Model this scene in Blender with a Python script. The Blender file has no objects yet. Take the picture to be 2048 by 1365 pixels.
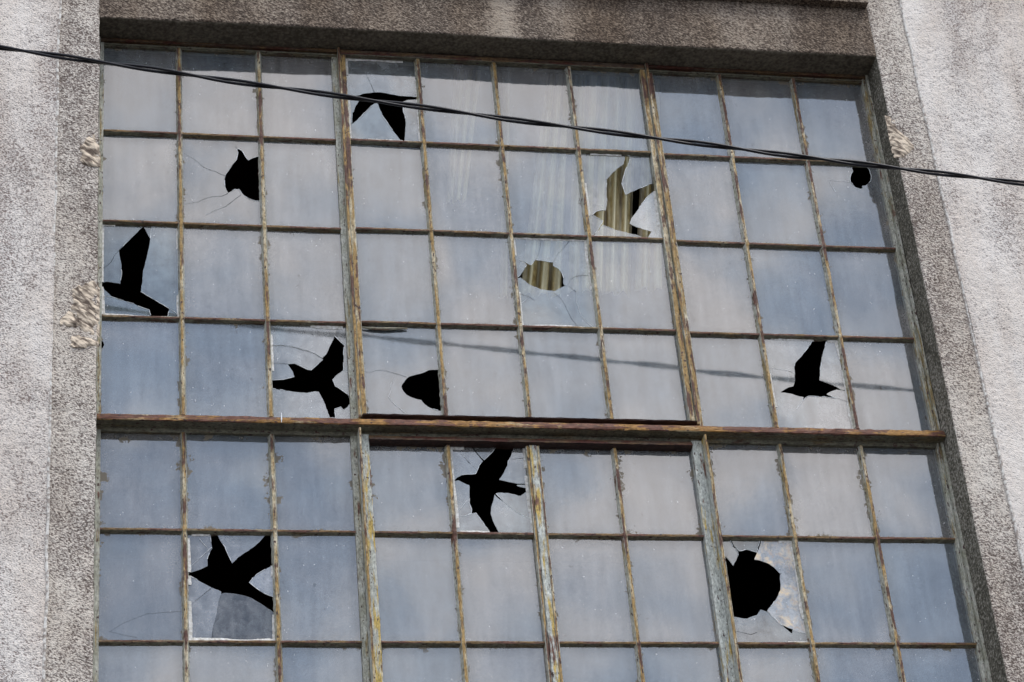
import bpy, math, random
import numpy as np
from mathutils import Vector, Matrix
from mathutils.geometry import delaunay_2d_cdt
SC = bpy.context.scene
COL = SC.collection
random.seed(7)
RNG = np.random.default_rng(11)
PI = math.pi

# ------------------------------------------------------------------ camera
CAM = np.array([-0.31535165, -10.09397766, -6.70402402])
R_ = np.array([0.98099402, -0.17553037, -0.08270317])
U_ = np.array([-0.02672299, -0.54437689, 0.83841498])
F_ = np.array([0.19218899, 0.82027001, 0.53872117])
FOC = 4903.86                                   # in pixels of a picture 2048 wide
cd = bpy.data.cameras.new('camera')
cam = bpy.data.objects.new('camera', cd)
COL.objects.link(cam)
cd.sensor_width = 36.0
cd.lens = 36.0 * FOC / 2048.0
cd.clip_start = 0.1
cd.clip_end = 5000
m = Matrix(((R_[0], U_[0], -F_[0], CAM[0]), (R_[1], U_[1], -F_[1], CAM[1]), (R_[2], U_[2], -F_[2], CAM[2]), (0, 0, 0, 1)))
cam.matrix_world = m
SC.camera = cam

# ------------------------------------------------------------------ node helper
class NT:
    def __init__(s, tree):
        s.t = tree
        s.n = tree.nodes
        s.l = tree.links
    def node(s, typ, ins=None, **kw):
        n = s.n.new(typ)
        for k, v in kw.items():
            setattr(n, k, v)
        for k, v in (ins or {}).items():
            if isinstance(v, bpy.types.NodeSocket):
                s.l.new(v, n.inputs[k])
            else:
                n.inputs[k].default_value = v
        return n
    def math(s, op, a, b=0.0, c=0.0, clamp=False):
        return s.node('ShaderNodeMath', {0: a, 1: b, 2: c}, operation=op, use_clamp=clamp).outputs[0]
    def ramp(s, fac, stops, interp='LINEAR'):
        n = s.node('ShaderNodeValToRGB', {0: fac})
        cr = n.color_ramp
        cr.interpolation = interp
        while len(cr.elements) < len(stops):
            cr.elements.new(0.5)
        for e, (p, c) in zip(cr.elements, stops):
            e.position = p
            e.color = (c, c, c, 1) if isinstance(c, (int, float)) else (*c, 1)
        return n.outputs[0]
    def mix(s, fac, a, b, blend='MIX'):
        n = s.node('ShaderNodeMix', data_type='RGBA', blend_type=blend)
        for i, v in ((0, fac), (6, a), (7, b)):
            if isinstance(v, bpy.types.NodeSocket):
                s.l.new(v, n.inputs[i])
            else:
                n.inputs[i].default_value = v if i == 0 else (*v, 1)
        return n.outputs[2]
    def noise(s, vec, scale, detail=3, rough=0.5, dist=0.0):
        return s.node('ShaderNodeTexNoise', {'Vector': vec, 'Scale': scale, 'Detail': detail, 'Roughness': rough, 'Distortion': dist}).outputs[0]
    def stretch(s, vec, sc, loc=(0, 0, 0), rot=(0, 0, 0)):
        return s.node('ShaderNodeMapping', {'Vector': vec, 'Scale': sc, 'Location': loc, 'Rotation': rot}).outputs[0]
    def remap(s, v, a, b, c=0.0, d=1.0):
        return s.node('ShaderNodeMapRange', {0: v, 1: a, 2: b, 3: c, 4: d}).outputs[0]

def new_mat(name):
    mt = bpy.data.materials.new(name)
    mt.use_nodes = True
    mt.node_tree.nodes.clear()
    return mt, NT(mt.node_tree)

# ------------------------------------------------------------------ world: overcast sky with soft cloud
SUN_EL, SUN_AZ = math.radians(58), math.radians(140)     # azimuth from north (+y) clockwise: to the right, behind the camera
w = bpy.data.worlds.new('World')
SC.world = w
w.use_nodes = True
w.node_tree.nodes.clear()
k = NT(w.node_tree)
sky = k.node('ShaderNodeTexSky', sky_type='NISHITA', sun_disc=False, sun_elevation=SUN_EL, sun_rotation=SUN_AZ)
tc = k.node('ShaderNodeTexCoord')
dv = k.stretch(tc.outputs['Generated'], (1, 1, 1.6), (0.35, 0.1, 0.2))
c1 = k.noise(dv, 4.2, 5, 0.52, 0.35)
c2 = k.noise(dv, 17.0, 4, 0.55, 0.3)
cv = k.math('ADD', k.math('MULTIPLY', c1, 0.42), k.math('MULTIPLY', c2, 0.58))
cloud = k.ramp(cv, [(0.42, (5.3, 6.5, 8.7)), (0.49, (8.1, 9.0, 10.6)), (0.565, (12.8, 12.3, 12.3))])
skyc = k.mix(k.remap(cv, 0.33, 0.47, 0.72, 1.0), sky.outputs[0], cloud)
bg = k.node('ShaderNodeBackground', {'Color': skyc, 'Strength': 0.12})
k.l.new(bg.outputs[0], k.node('ShaderNodeOutputWorld').inputs[0])

sd = bpy.data.lights.new('sun', 'SUN')
sd.energy = 1.5
sd.angle = math.radians(14)
sd.color = (1.0, 0.955, 0.9)
sun = bpy.data.objects.new('sun', sd)
COL.objects.link(sun)
sdir = Vector((math.sin(SUN_AZ) * math.cos(SUN_EL), math.cos(SUN_AZ) * math.cos(SUN_EL), math.sin(SUN_EL)))
sun.rotation_euler = (-sdir).to_track_quat('-Z', 'Y').to_euler()
sun.location = sdir * 30
SC.view_settings.view_transform = 'Standard'
SC.view_settings.look = 'None'
SC.view_settings.exposure = 0.2
SC.view_settings.gamma = 1.0
SC.cycles.max_bounces = 8
SC.cycles.transparent_max_bounces = 12

# ------------------------------------------------------------------ materials
def stucco(name, dark, mid, light, off=0.0, rot=24, scale=72.0, stain=0.3, tint=None, bump=0.8, aniso=(1, 1, 1), lo=0.40, hi=0.60, extra=None):
    mt, k = new_mat(name)
    tc = k.node('ShaderNodeTexCoord').outputs['Object']
    warp = k.stretch(k.stretch(tc, (1, 1, 1), rot=(0, math.radians(-rot), 0)), aniso)
    a = k.noise(warp, scale, 2.5, 0.62, 0.5)
    vor = k.node('ShaderNodeTexVoronoi', {'Vector': warp, 'Scale': scale * 1.25, 'Randomness': 1.0}).outputs['Distance']
    b = k.noise(tc, 9.0, 3, 0.6)
    c = k.noise(k.stretch(tc, (1.0, 1.0, 0.38)), 2.3, 4, 0.6, 0.6)
    h = k.math('ADD', a, k.math('MULTIPLY', k.math('SUBTRACT', 0.42, vor), 0.30))
    v = k.math('ADD', h, k.math('MULTIPLY', k.math('SUBTRACT', b, 0.5), 0.22))
    v = k.math('ADD', v, k.math('MULTIPLY', k.math('SUBTRACT', c, 0.5), stain))
    v = k.math('ADD', v, off)
    if extra:
        v = k.math('ADD', v, extra(k, tc))
    colr = k.ramp(v, [(lo, dark), ((lo + hi) / 2, mid), (hi, light)])
    if tint:
        colr = k.mix(k.remap(k.noise(k.stretch(tc, (1, 1, 0.3)), 3.1, 4, 0.6), 0.38, 0.66), colr, tint, 'MULTIPLY')
    bp = k.node('ShaderNodeBump', {'Height': h, 'Strength': bump, 'Distance': 0.012})
    p = k.node('ShaderNodeBsdfPrincipled', {'Base Color': colr, 'Roughness': 0.92, 'Specular IOR Level': 0.2, 'Normal': bp.outputs[0]})
    k.l.new(p.outputs[0], k.node('ShaderNodeOutputMaterial').inputs[0])
    return mt

def streaks(*spots):
    # run-down marks of lime with a fixed place on the lintel: (x, width, strength)
    def f(k, tc):
        sep = k.node('ShaderNodeSeparateXYZ', {0: tc}).outputs
        wob = k.math('MULTIPLY', k.math('SUBTRACT', k.noise(tc, 14, 3, 0.6), 0.5), 0.12)
        tot = None
        for x, wd, st in spots:
            d = k.math('ABSOLUTE', k.math('SUBTRACT', k.math('ADD', sep[0], wob), x))
            g = k.math('MULTIPLY', k.remap(d, 0.0, wd, 1.0, 0.0), st)
            tot = g if tot is None else k.math('ADD', tot, g)
        return tot
    return f

M = {}
M['wall'] = stucco('bright_roughcast', (0.27, 0.225, 0.205), (0.66, 0.625, 0.595), (0.83, 0.775, 0.715), off=0.050, scale=90, stain=0.78, aniso=(1, 1, 1.5), lo=0.335, hi=0.59, tint=(0.84, 0.785, 0.74), bump=0.7)
M['band'] = stucco('weathered_roughcast', (0.15, 0.12, 0.105), (0.42, 0.375, 0.34), (0.78, 0.725, 0.65), off=0.048, scale=82, stain=0.50, aniso=(1, 1, 1.7), bump=0.9, lo=0.36, hi=0.61, tint=(0.84, 0.80, 0.76))
M['lintel'] = stucco('stained_roughcast', (0.075, 0.058, 0.047), (0.19, 0.152, 0.122), (0.40, 0.34, 0.275), off=0.02, scale=78, stain=0.45, aniso=(0.8, 1, 1.4), bump=0.9,
                     lo=0.36, hi=0.68, tint=(0.72, 0.66, 0.60), extra=streaks((2.13, 0.12, 0.25), (2.42, 0.16, 0.10), (0.55, 0.5, 0.06), (3.4, 0.3, 0.0)))
M['soffit'] = stucco('shade_dark_soffit_render', (0.095, 0.083, 0.064), (0.16, 0.14, 0.108), (0.23, 0.20, 0.155), scale=46, stain=0.4, bump=0.35, lo=0.3, hi=0.7)  # dark tone: the shade under the lintel is put into the colour
M['reveal'] = stucco('shade_dark_reveal_render', (0.075, 0.07, 0.055), (0.16, 0.15, 0.12), (0.34, 0.32, 0.28), off=-0.01, scale=66, stain=0.35, bump=0.7, lo=0.34, hi=0.66)  # greenish render, darkened: the recess shade is painted into the colour
M['bead'] = stucco('smooth_bead_render', (0.34, 0.30, 0.27), (0.56, 0.53, 0.49), (0.72, 0.70, 0.66), scale=50, stain=0.3, bump=0.3, off=0.03)
M['mortar'] = stucco('bare_mortar', (0.13, 0.10, 0.08), (0.34, 0.28, 0.22), (0.72, 0.61, 0.48), scale=30, stain=0.5, bump=0.7, aniso=(0.5, 1, 1.7), rot=38, off=0.05, lo=0.36, hi=0.60)

def simple(name, c, rough=0.8, spec=0.3, metal=0.0, nscale=None, c2=None):
    mt, k = new_mat(name)
    col = (*c, 1)
    if nscale:
        tc = k.node('ShaderNodeTexCoord').outputs['Object']
        col = k.mix(k.remap(k.noise(tc, nscale, 5, 0.6), 0.35, 0.65), c, c2)
    p = k.node('ShaderNodeBsdfPrincipled', {'Base Color': col, 'Roughness': rough, 'Specular IOR Level': spec, 'Metallic': metal})
    k.l.new(p.outputs[0], k.node('ShaderNodeOutputMaterial').inputs[0])
    return mt
M['asphalt'] = simple('asphalt', (0.05, 0.05, 0.052), 0.9, nscale=30, c2=(0.07, 0.068, 0.066))
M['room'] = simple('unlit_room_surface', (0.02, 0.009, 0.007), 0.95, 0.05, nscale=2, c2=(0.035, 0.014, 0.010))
M['cable'] = simple('black_cable_sheath', (0.006, 0.006, 0.010), 0.30, 0.35)
M['roof'] = simple('roof_felt', (0.06, 0.06, 0.06), 0.9, nscale=5, c2=(0.08, 0.08, 0.08))
M['edge'] = simple('broken_glass_edge', (0.55, 0.62, 0.60), 0.25, 0.7)
M['crack_dark'] = simple('crack_shadow', (0.035, 0.04, 0.05), 0.6)
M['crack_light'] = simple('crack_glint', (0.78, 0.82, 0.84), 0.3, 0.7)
M['putty'] = simple('old_white_putty', (0.80, 0.80, 0.78), 0.8, nscale=60, c2=(0.45, 0.43, 0.38))
M['wood'] = simple('old_shutter_slat', (0.75, 0.42, 0.16), 0.7)

def metal(name, paint, paint2, ochre, rust, amt, vert=True, speck=0.06):
    """flaking paint over rusting steel"""
    mt, k = new_mat(name)
    tc = k.node('ShaderNodeTexCoord').outputs['Object']
    rnd = k.node('ShaderNodeObjectInfo').outputs['Random']
    off = k.node('ShaderNodeCombineXYZ', {0: k.math('MULTIPLY', rnd, 37.0), 1: k.math('MULTIPLY', rnd, 11.0), 2: k.math('MULTIPLY', rnd, 23.0)}).outputs[0]
    v = k.node('ShaderNodeVectorMath', {0: tc, 1: off}, operation='ADD').outputs[0]
    sv = k.stretch(v, (1, 1, 0.10) if vert else (0.10, 1, 1))
    base = k.mix(k.remap(k.noise(v, 12, 4, 0.6), 0.35, 0.65), paint, paint2)
    o = k.math('ADD', k.math('MULTIPLY', k.noise(k.stretch(v, (1, 1, .25) if vert else (.25, 1, 1)), 9, 4, 0.65), 0.55), k.math('MULTIPLY', k.noise(sv, 70, 3, 0.6), 0.45))
    ob = k.remap(o, 0.56 - amt * 0.5, 0.62 - amt * 0.5)
    cl = k.mix(ob, base, ochre)
    r = k.math('ADD', k.math('MULTIPLY', k.noise(sv, 46, 4, 0.7), 0.55), k.math('MULTIPLY', k.noise(v, 6.5, 4, 0.6), 0.45))
    rb = k.remap(r, 0.60 - amt * 0.42, 0.64 - amt * 0.42)
    rc = k.mix(k.noise(v, 80, 3, 0.6), rust, tuple(min(1, q * 3.0) for q in rust))
    cl = k.mix(rb, cl, rc)
    sp = k.remap(k.noise(k.stretch(v, (1, 1, 0.5) if vert else (.5, 1, 1)), 75, 2, 0.5), 0.70 - speck, 0.72 - speck)
    cl = k.mix(sp, cl, (0.07, 0.035, 0.03))
    fl = k.noise(k.stretch(v, (1, 1, 0.45) if vert else (.45, 1, 1)), 120, 3, 0.7)
    fv = k.remap(fl, 0.3, 0.7, 0.45, 1.45)
    cl = k.mix(1.0, cl, k.node('ShaderNodeCombineXYZ', {0: fv, 1: fv, 2: fv}).outputs[0], 'MULTIPLY')
    bp = k.node('ShaderNodeBump', {'Height': k.math('ADD', rb, k.noise(v, 160, 2)), 'Strength': 0.35, 'Distance': 0.002})
    p = k.node('ShaderNodeBsdfPrincipled', {'Base Color': cl, 'Roughness': 0.62, 'Specular IOR Level': 0.35, 'Normal': bp.outputs[0]})
    k.l.new(p.outputs[0], k.node('ShaderNodeOutputMaterial').inputs[0])
    return mt
PG, PG2, OC, RU = (0.40, 0.41, 0.36), (0.29, 0.295, 0.23), (0.25, 0.175, 0.08), (0.075, 0.036, 0.025)
M['side_v'] = metal('flaking_grey_paint_upright', (0.50, 0.50, 0.44), (0.34, 0.335, 0.26), (0.30, 0.23, 0.11), RU, 0.06)
M['side_h'] = metal('flaking_grey_paint_shade_dark', (0.22, 0.21, 0.155), (0.13, 0.12, 0.085), (0.17, 0.13, 0.07), (0.05, 0.03, 0.02), 0.08, vert=False)  # paint darkened: shade of the level bars' undersides put into the colour
M['ridge_v'] = metal('rusty_ochre_upright', (0.58, 0.52, 0.38), (0.38, 0.29, 0.15), (0.34, 0.22, 0.08), (0.055, 0.026, 0.018), 0.22)
M['ridge_h'] = metal('rusty_ochre_level', (0.34, 0.29, 0.19), (0.20, 0.145, 0.08), (0.21, 0.13, 0.055), RU, 0.30, vert=False)
M['flat_v'] = metal('pale_painted_stile', (0.50, 0.52, 0.48), (0.42, 0.44, 0.40), (0.50, 0.36, 0.10), RU, 0.07, speck=0.04)
M['rust_h'] = metal('red_rust_rail', (0.13, 0.095, 0.065), (0.08, 0.048, 0.036), (0.16, 0.095, 0.045), (0.05, 0.018, 0.012), 0.22, vert=False)
M['dark_h'] = metal('shade_black_rust_rail', (0.03, 0.015, 0.012), (0.045, 0.02, 0.016), (0.06, 0.03, 0.02), (0.018, 0.008, 0.006), 0.1, vert=False)  # rust made near-black: shade under the rails painted into the colour
M['trans_h'] = metal('rust_streaked_transom', (0.46, 0.39, 0.24), (0.28, 0.19, 0.09), (0.30, 0.155, 0.04), (0.065, 0.026, 0.016), 0.29, vert=False)

def glass(name, transp=0.49, refl=0.185, cool=(0.225, 0.27, 0.31), warm=(0.335, 0.33, 0.325), mott=0.0, grime=1.0, rust=0.0):
    mt, k = new_mat(name)
    tcn = k.node('ShaderNodeTexCoord')
    oc = tcn.outputs['Object']
    uv = k.node('ShaderNodeSeparateXYZ', {0: tcn.outputs['UV']}).outputs      # uv in metres inside the pane
    at = k.node('ShaderNodeAttribute', attribute_name='size').outputs['Vector']
    sz = k.node('ShaderNodeSeparateXYZ', {0: at}).outputs
    rnd = k.node('ShaderNodeObjectInfo').outputs['Random']
    off = k.node('ShaderNodeCombineXYZ', {0: k.math('MULTIPLY', rnd, 41.0), 1: k.math('MULTIPLY', rnd, 17.0), 2: k.math('MULTIPLY', rnd, 29.0)}).outputs[0]
    v = k.node('ShaderNodeVectorMath', {0: oc, 1: off}, operation='ADD').outputs[0]
    tone = k.node('ShaderNodeAttribute', attribute_name='tone').outputs['Fac']
    # dust; its cool-to-warm tint per pane imitates reflected cloud in the colour
    n1 = k.noise(v, 2.6, 3, 0.5, 0.4)
    n2 = k.noise(k.stretch(v, (1, 1, 0.14)), 26, 3, 0.55)
    n3 = k.noise(v, 105, 2, 0.6)
    f = k.math('ADD', n1, k.math('MULTIPLY', k.math('SUBTRACT', rnd, 0.5), 0.30))
    dc = k.mix(k.remap(f, 0.36, 0.66), cool, warm)
    br = k.math('ADD', 0.92, k.math('MULTIPLY', k.math('SUBTRACT', n2, 0.5), 1.05))
    br = k.math('ADD', br, k.math('MULTIPLY', k.math('SUBTRACT', n3, 0.5), 1.0))
    br = k.math('ADD', br, k.math('MULTIPLY', tone, 0.95))
    n5 = k.noise(v, 9, 4, 0.6, 0.8)
    br = k.math('ADD', br, k.math('MULTIPLY', k.math('SUBTRACT', n5, 0.5), 0.75))
    if mott:
        n4 = k.noise(v, 14, 5, 0.65, 0.6)
        br = k.math('ADD', br, k.math('MULTIPLY', k.math('SUBTRACT', n4, 0.48), mott))
    brc = k.node('ShaderNodeCombineXYZ', {0: br, 1: br, 2: br}).outputs[0]
    dc = k.mix(1.0, dc, brc, 'MULTIPLY')
    if rust:
        q = k.noise(v, 15, 6, 0.7, 0.4)
        dc = k.mix(k.remap(q, 0.46, 0.62), dc, (0.78, 0.60, 0.36))
        dc = k.mix(k.remap(k.noise(v, 23, 4, 0.6, 0.5), 0.55, 0.68), dc, (0.42, 0.30, 0.22))
    # white specks
    sp = k.remap(k.noise(k.stretch(v, (1, 1, 0.7)), 95, 1, 0.4), 0.765, 0.80)
    dc = k.mix(sp, dc, (0.85, 0.87, 0.88))
    sp2 = k.remap(k.noise(k.stretch(v, (1, 1, 0.8), loc=(3, 1, 5)), 42, 1, 0.4), 0.775, 0.80)
    dc = k.mix(sp2, dc, (0.09, 0.08, 0.07))
    # grime creeping in from the putty line
    dx = k.math('MINIMUM', uv[0], k.math('SUBTRACT', sz[0], uv[0]))
    dtop = k.math('SUBTRACT', sz[1], uv[1])
    dy = k.math('MINIMUM', k.math('MULTIPLY', uv[1], 1.6), k.math('MULTIPLY', dtop, 0.8 if grime > 1.2 else 1.0))
    d = k.math('MINIMUM', dx, dy)
    reach = k.math('ADD', 0.010, k.math('MULTIPLY', k.remap(k.noise(v, 9, 4, 0.75), 0.50, 0.80), 0.055 * grime))
    g = k.math('DIVIDE', k.math('SUBTRACT', reach, k.math('ADD', d, k.math('MULTIPLY', k.noise(v, 60, 3, 0.6), 0.014))), 0.010, clamp=True)
    soft = k.math('MULTIPLY', k.remap(d, 0.0, 0.075, 1.0, 0.0), 0.22)
    gm = k.math('MAXIMUM', g, soft)
    dc = k.mix(gm, dc, (0.20, 0.175, 0.135))
    bump = k.node('ShaderNodeBump', {'Height': k.noise(k.stretch(v, (1.0, 1, 0.6)), 3.5, 1, 0.4), 'Strength': 1.0, 'Distance': 0.0010})
    bump2 = k.node('ShaderNodeBump', {'Height': k.noise(v, 34, 2, 0.5), 'Strength': 1.0, 'Distance': 0.000035, 'Normal': bump.outputs[0]})
    dif = k.node('ShaderNodeBsdfDiffuse', {'Color': dc})
    glo = k.node('ShaderNodeBsdfGlossy', {'Color': (1, 1, 1, 1), 'Roughness': 0.05, 'Normal': bump2.outputs[0]})
    tr = k.node('ShaderNodeBsdfTransparent', {'Color': (0.93, 0.97, 0.95, 1)})
    tf = k.math('SUBTRACT', transp, k.math('MULTIPLY', gm, transp * 0.95))
    tf = k.math('SUBTRACT', tf, k.math('MULTIPLY', k.math('SUBTRACT', n1, 0.5), 0.25), clamp=True)
    tf = k.math('SUBTRACT', tf, k.math('MULTIPLY', tone, 0.3), clamp=True)
    rf = k.math('MULTIPLY', k.math('SUBTRACT', 1.0, k.math('MULTIPLY', gm, 0.9)), refl)
    rf = k.math('MULTIPLY', rf, k.math('ADD', 1.0, k.math('MULTIPLY', tone, 1.0)), clamp=True)
    m1 = k.node('ShaderNodeMixShader', {0: tf, 1: dif.outputs[0], 2: tr.outputs[0]})
    m2 = k.node('ShaderNodeMixShader', {0: rf, 1: m1.outputs[0], 2: glo.outputs[0]})
    k.l.new(m2.outputs[0], k.node('ShaderNodeOutputMaterial').inputs[0])
    return mt
M['glass'] = glass('dusty_window_glass')
M['glass_low'] = glass('grimy_window_glass', grime=1.7)
M['shard'] = glass('mottled_broken_glass', transp=0.46, refl=0.18, cool=(0.20, 0.25, 0.27), warm=(0.31, 0.31, 0.31), mott=2.4, grime=0.3)
M['shard_rust'] = glass('stained_broken_glass', transp=0.15, refl=0.15, cool=(0.30, 0.33, 0.36), warm=(0.46, 0.43, 0.38), mott=1.8, grime=0.3, rust=1)
mt, k = new_mat('glass_back')
k.l.new(k.node('ShaderNodeBsdfTransparent', {'Color': (0.97, 0.99, 0.98, 1)}).outputs[0], k.node('ShaderNodeOutputMaterial').inputs[0])
M['back'] = mt

mt, k = new_mat('tarnished_sheet_painted_pleats')
tc = k.node('ShaderNodeTexCoord').outputs['Object']
n = k.noise(k.stretch(tc, (1, 1, 0.5)), 45, 4, 0.65)
n_ = k.noise(k.stretch(tc, (1, 1, 0.12)), 30, 3, 0.6)
c = k.mix(k.remap(n, 0.34, 0.66), (0.30, 0.20, 0.055), (0.74, 0.58, 0.27))
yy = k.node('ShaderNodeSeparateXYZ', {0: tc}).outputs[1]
c = k.mix(k.remap(yy, -0.004, -0.020, 0.0, 0.95), c, (0.95, 0.85, 0.57))  # ridges lighter by depth: highlights painted into the colour
c = k.mix(k.remap(yy, 0.002, 0.018, 0.0, 0.88), c, (0.10, 0.06, 0.02))  # grooves darker by depth: shade between the pleats painted in
c = k.mix(k.remap(n_, 0.42, 0.64, 0, 0.4), c, (0.88, 0.80, 0.56))  # pale upright streaks: more highlights painted into the colour
p = k.node('ShaderNodeBsdfPrincipled', {'Base Color': c, 'Roughness': 0.33, 'Specular IOR Level': 0.9, 'Coat Weight': 0.25})
k.l.new(p.outputs[0], k.node('ShaderNodeOutputMaterial').inputs[0])
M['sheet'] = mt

# ------------------------------------------------------------------ mesh helpers
def lattice(seed):
    r = np.random.default_rng(seed)
    return r.random((64, 64, 64)).astype(np.float32)
LAT = lattice(3)
def vnoise(P, freq):
    q = np.asarray(P, np.float64) * freq + 1000.0
    i = np.floor(q).astype(int)
    f = q - i
    f = f * f * (3 - 2 * f)
    i &= 63
    j = (i + 1) & 63
    out = 0
    for a in (0, 1):
        for b in (0, 1):
            for c in (0, 1):
                wgt = (f[..., 0] if a else 1 - f[..., 0]) * (f[..., 1] if b else 1 - f[..., 1]) * (f[..., 2] if c else 1 - f[..., 2])
                out = out + wgt * LAT[(j if a else i)[..., 0], (j if b else i)[..., 1], (j if c else i)[..., 2]]
    return out - 0.5

def link(name, me, parent=None, label=None, loc=None):
    o = bpy.data.objects.new(name, me)
    COL.objects.link(o)
    if loc is not None:
        o.location = loc
    if parent is not None:
        o.parent = parent
    if label:
        o['label'] = label
    return o

def fast_mesh(name, V, Q, mats, mi=None, smooth=True):
    me = bpy.data.meshes.new(name)
    V = np.asarray(V, np.float32)
    Q = np.asarray(Q, np.int32)
    me.vertices.add(len(V))
    me.vertices.foreach_set('co', V.ravel())
    nq = Q.shape[1]
    me.loops.add(Q.size)
    me.loops.foreach_set('vertex_index', Q.ravel())
    me.polygons.add(len(Q))
    me.polygons.foreach_set('loop_start', np.arange(0, Q.size, nq, dtype=np.int32))
    for mm in mats:
        me.materials.append(mm)
    if mi is not None:
        me.polygons.foreach_set('material_index', np.asarray(mi, np.int32))
    me.update(calc_edges=True)
    me.polygons.foreach_set('use_smooth', [smooth] * len(Q))
    me.validate()
    return me

def sheet_grid(name, P, N, mats, mi=None, amp=1.0, mask=None):
    """P, N: (a, b, 3) grids of points and outward normals; rough plaster relief along N"""
    h = vnoise(P, 62) * 1.0 + vnoise(P + 5.3, 30) * 0.9 + vnoise(P + 9.1, 7) * 1.1 + vnoise(P + 2.7, 2.2) * 2.4
    h = h * 0.0038 * amp
    if mask is not None:
        h = h * mask
    P = P + N * h[..., None]
    a, b = P.shape[:2]
    idx = np.arange(a * b).reshape(a, b)
    Q = np.stack([idx[:-1, :-1], idx[1:, :-1], idx[1:, 1:], idx[:-1, 1:]], -1).reshape(-1, 4)
    # face the outward normals
    p0, p1, p3 = P[0, 0], P[1, 0], P[0, 1]
    if np.dot(np.cross(p1 - p0, p3 - p0), N[0, 0]) < 0:
        Q = Q[:, ::-1]
    if mi is not None:
        mi = np.repeat(np.asarray(mi)[None, :], a - 1, 0).ravel()
    return fast_mesh(name, P.reshape(-1, 3), Q, mats, mi)

def spaced(lo, a, b, hi, fine, coarse):
    s = list(np.linspace(a, b, max(2, int(round((b - a) / fine)) + 1)))
    if lo < a:
        s = list(np.linspace(lo, a, max(2, int((a - lo) / coarse) + 1)))[:-1] + s
    if hi > b:
        s = s + list(np.linspace(b, hi, max(2, int((hi - b) / coarse) + 1)))[1:]
    return np.array(s)

def at(px, py, Y=0.0):
    """point of the plane y = Y that the photograph (2048 wide) shows at px, py"""
    d = F_ + R_ * (px - 1024.0) / FOC - U_ * (py - 682.5) / FOC
    t = (Y - CAM[1]) / d[1]
    p = CAM + t * d
    return p[0], p[2]

# ------------------------------------------------------------------ main dimensions (metres; x along the facade, z up, z = 0 at the third glazing bar)
XL, XR, ZT, ZB = -0.012, 4.218, 1.742, -2.935
DEP = 0.20
GROUND = -8.3
XC = [0.0, 0.405, 0.824, 1.256, 1.6775, 2.0947, 2.5083, 2.9301, 3.3601, 3.7834, 4.2]
ZR = [1.711, 1.1414, 0.572, 0.0, -0.571, -1.180, -1.7532, -2.3264, -2.90]
TR0, TR1 = -0.571, -0.648            # transom band

bld = bpy.data.objects.new('factory_building', None)
COL.objects.link(bld)
bld.location = (0, 0, 0)
bld['label'] = 'rough rendered factory building with a large rusty steel-framed window of dusty and broken panes'
bld['category'] = 'building'

# ground
def plane(name, x0, x1, y0, y1, z, mat):
    me = bpy.data.meshes.new(name)
    me.from_pydata([(x0, y0, z), (x1, y0, z), (x1, y1, z), (x0, y1, z)], [], [(0, 1, 2, 3)])
    me.materials.append(mat)
    return me
g = link('ground', plane('ground', -400, 400, -400, 400, GROUND, M['asphalt']))
g['kind'] = 'structure'

# ------------------------------------------------------------------ plastered wall
FINE = 0.0065
zs = spaced(GROUND, -2.35, 2.45, 5.0, FINE, 0.5)
def zmask(z):
    return np.clip((z + 2.35) / 0.1, 0, 1) * np.clip((2.45 - z) / 0.1, 0, 1)
WY = -DEP - 0.008           # the main wall stands a little proud of the band round the window
def wall_panel(name, xs, sx):
    X, Z = np.meshgrid(xs, zs, indexing='ij')
    P = np.stack([X, np.full_like(X, WY), Z], -1)
    N = np.zeros_like(P); N[..., 1] = -1
    if sx < 0:
        mk = np.clip((X + 1.1) / 0.08, 0, 1)
    else:
        mk = np.clip((5.65 - X) / 0.08, 0, 1)
    # gentle long waves of the plasterer's trowel
    P[..., 1] += mk * 0.006 * (vnoise(P * np.array([1, 1, .35]), 4.0)) * 2
    return link(name, sheet_grid(name, P, N, [M['wall']], mask=mk * zmask(Z)), bld)
BW = 0.208                  # width of the band
wall_panel('wall', spaced(-9, -1.1, XL - BW, XL - BW, FINE, 0.6), -1)
wall_panel('wall', spaced(XR + BW, XR + BW, 5.65, 14, FINE, 0.6), 1)
# step + bead between band and wall
def bead(x, sx, name='plaster_bead'):
    z = zs
    ang = np.linspace(0, PI, 7)
    prof = [(-math.cos(a) * 0.007, WY + 0.002 - math.sin(a) * 0.004) for a in ang]
    prof = [(-0.007, -DEP + 0.004)] + prof + [(0.007, -DEP + 0.004)]
    P = np.zeros((len(z), len(prof), 3))
    for j, (a, y) in enumerate(prof):
        P[:, j, 0] = x + a
        P[:, j, 1] = y
        P[:, j, 2] = z
    wob = vnoise(np.stack([np.zeros_like(z), np.zeros_like(z), z], -1), 5.0) * 0.012
    P[..., 0] += wob[:, None] * zmask(z)[:, None]
    N = np.zeros_like(P); N[..., 1] = -1
    me = sheet_grid(name, P, N, [M['bead']], amp=0.5, mask=zmask(P[..., 2]))
    return link(name, me, bld)
bead(XL - BW, -1)
bead(XR + BW, 1)

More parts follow.
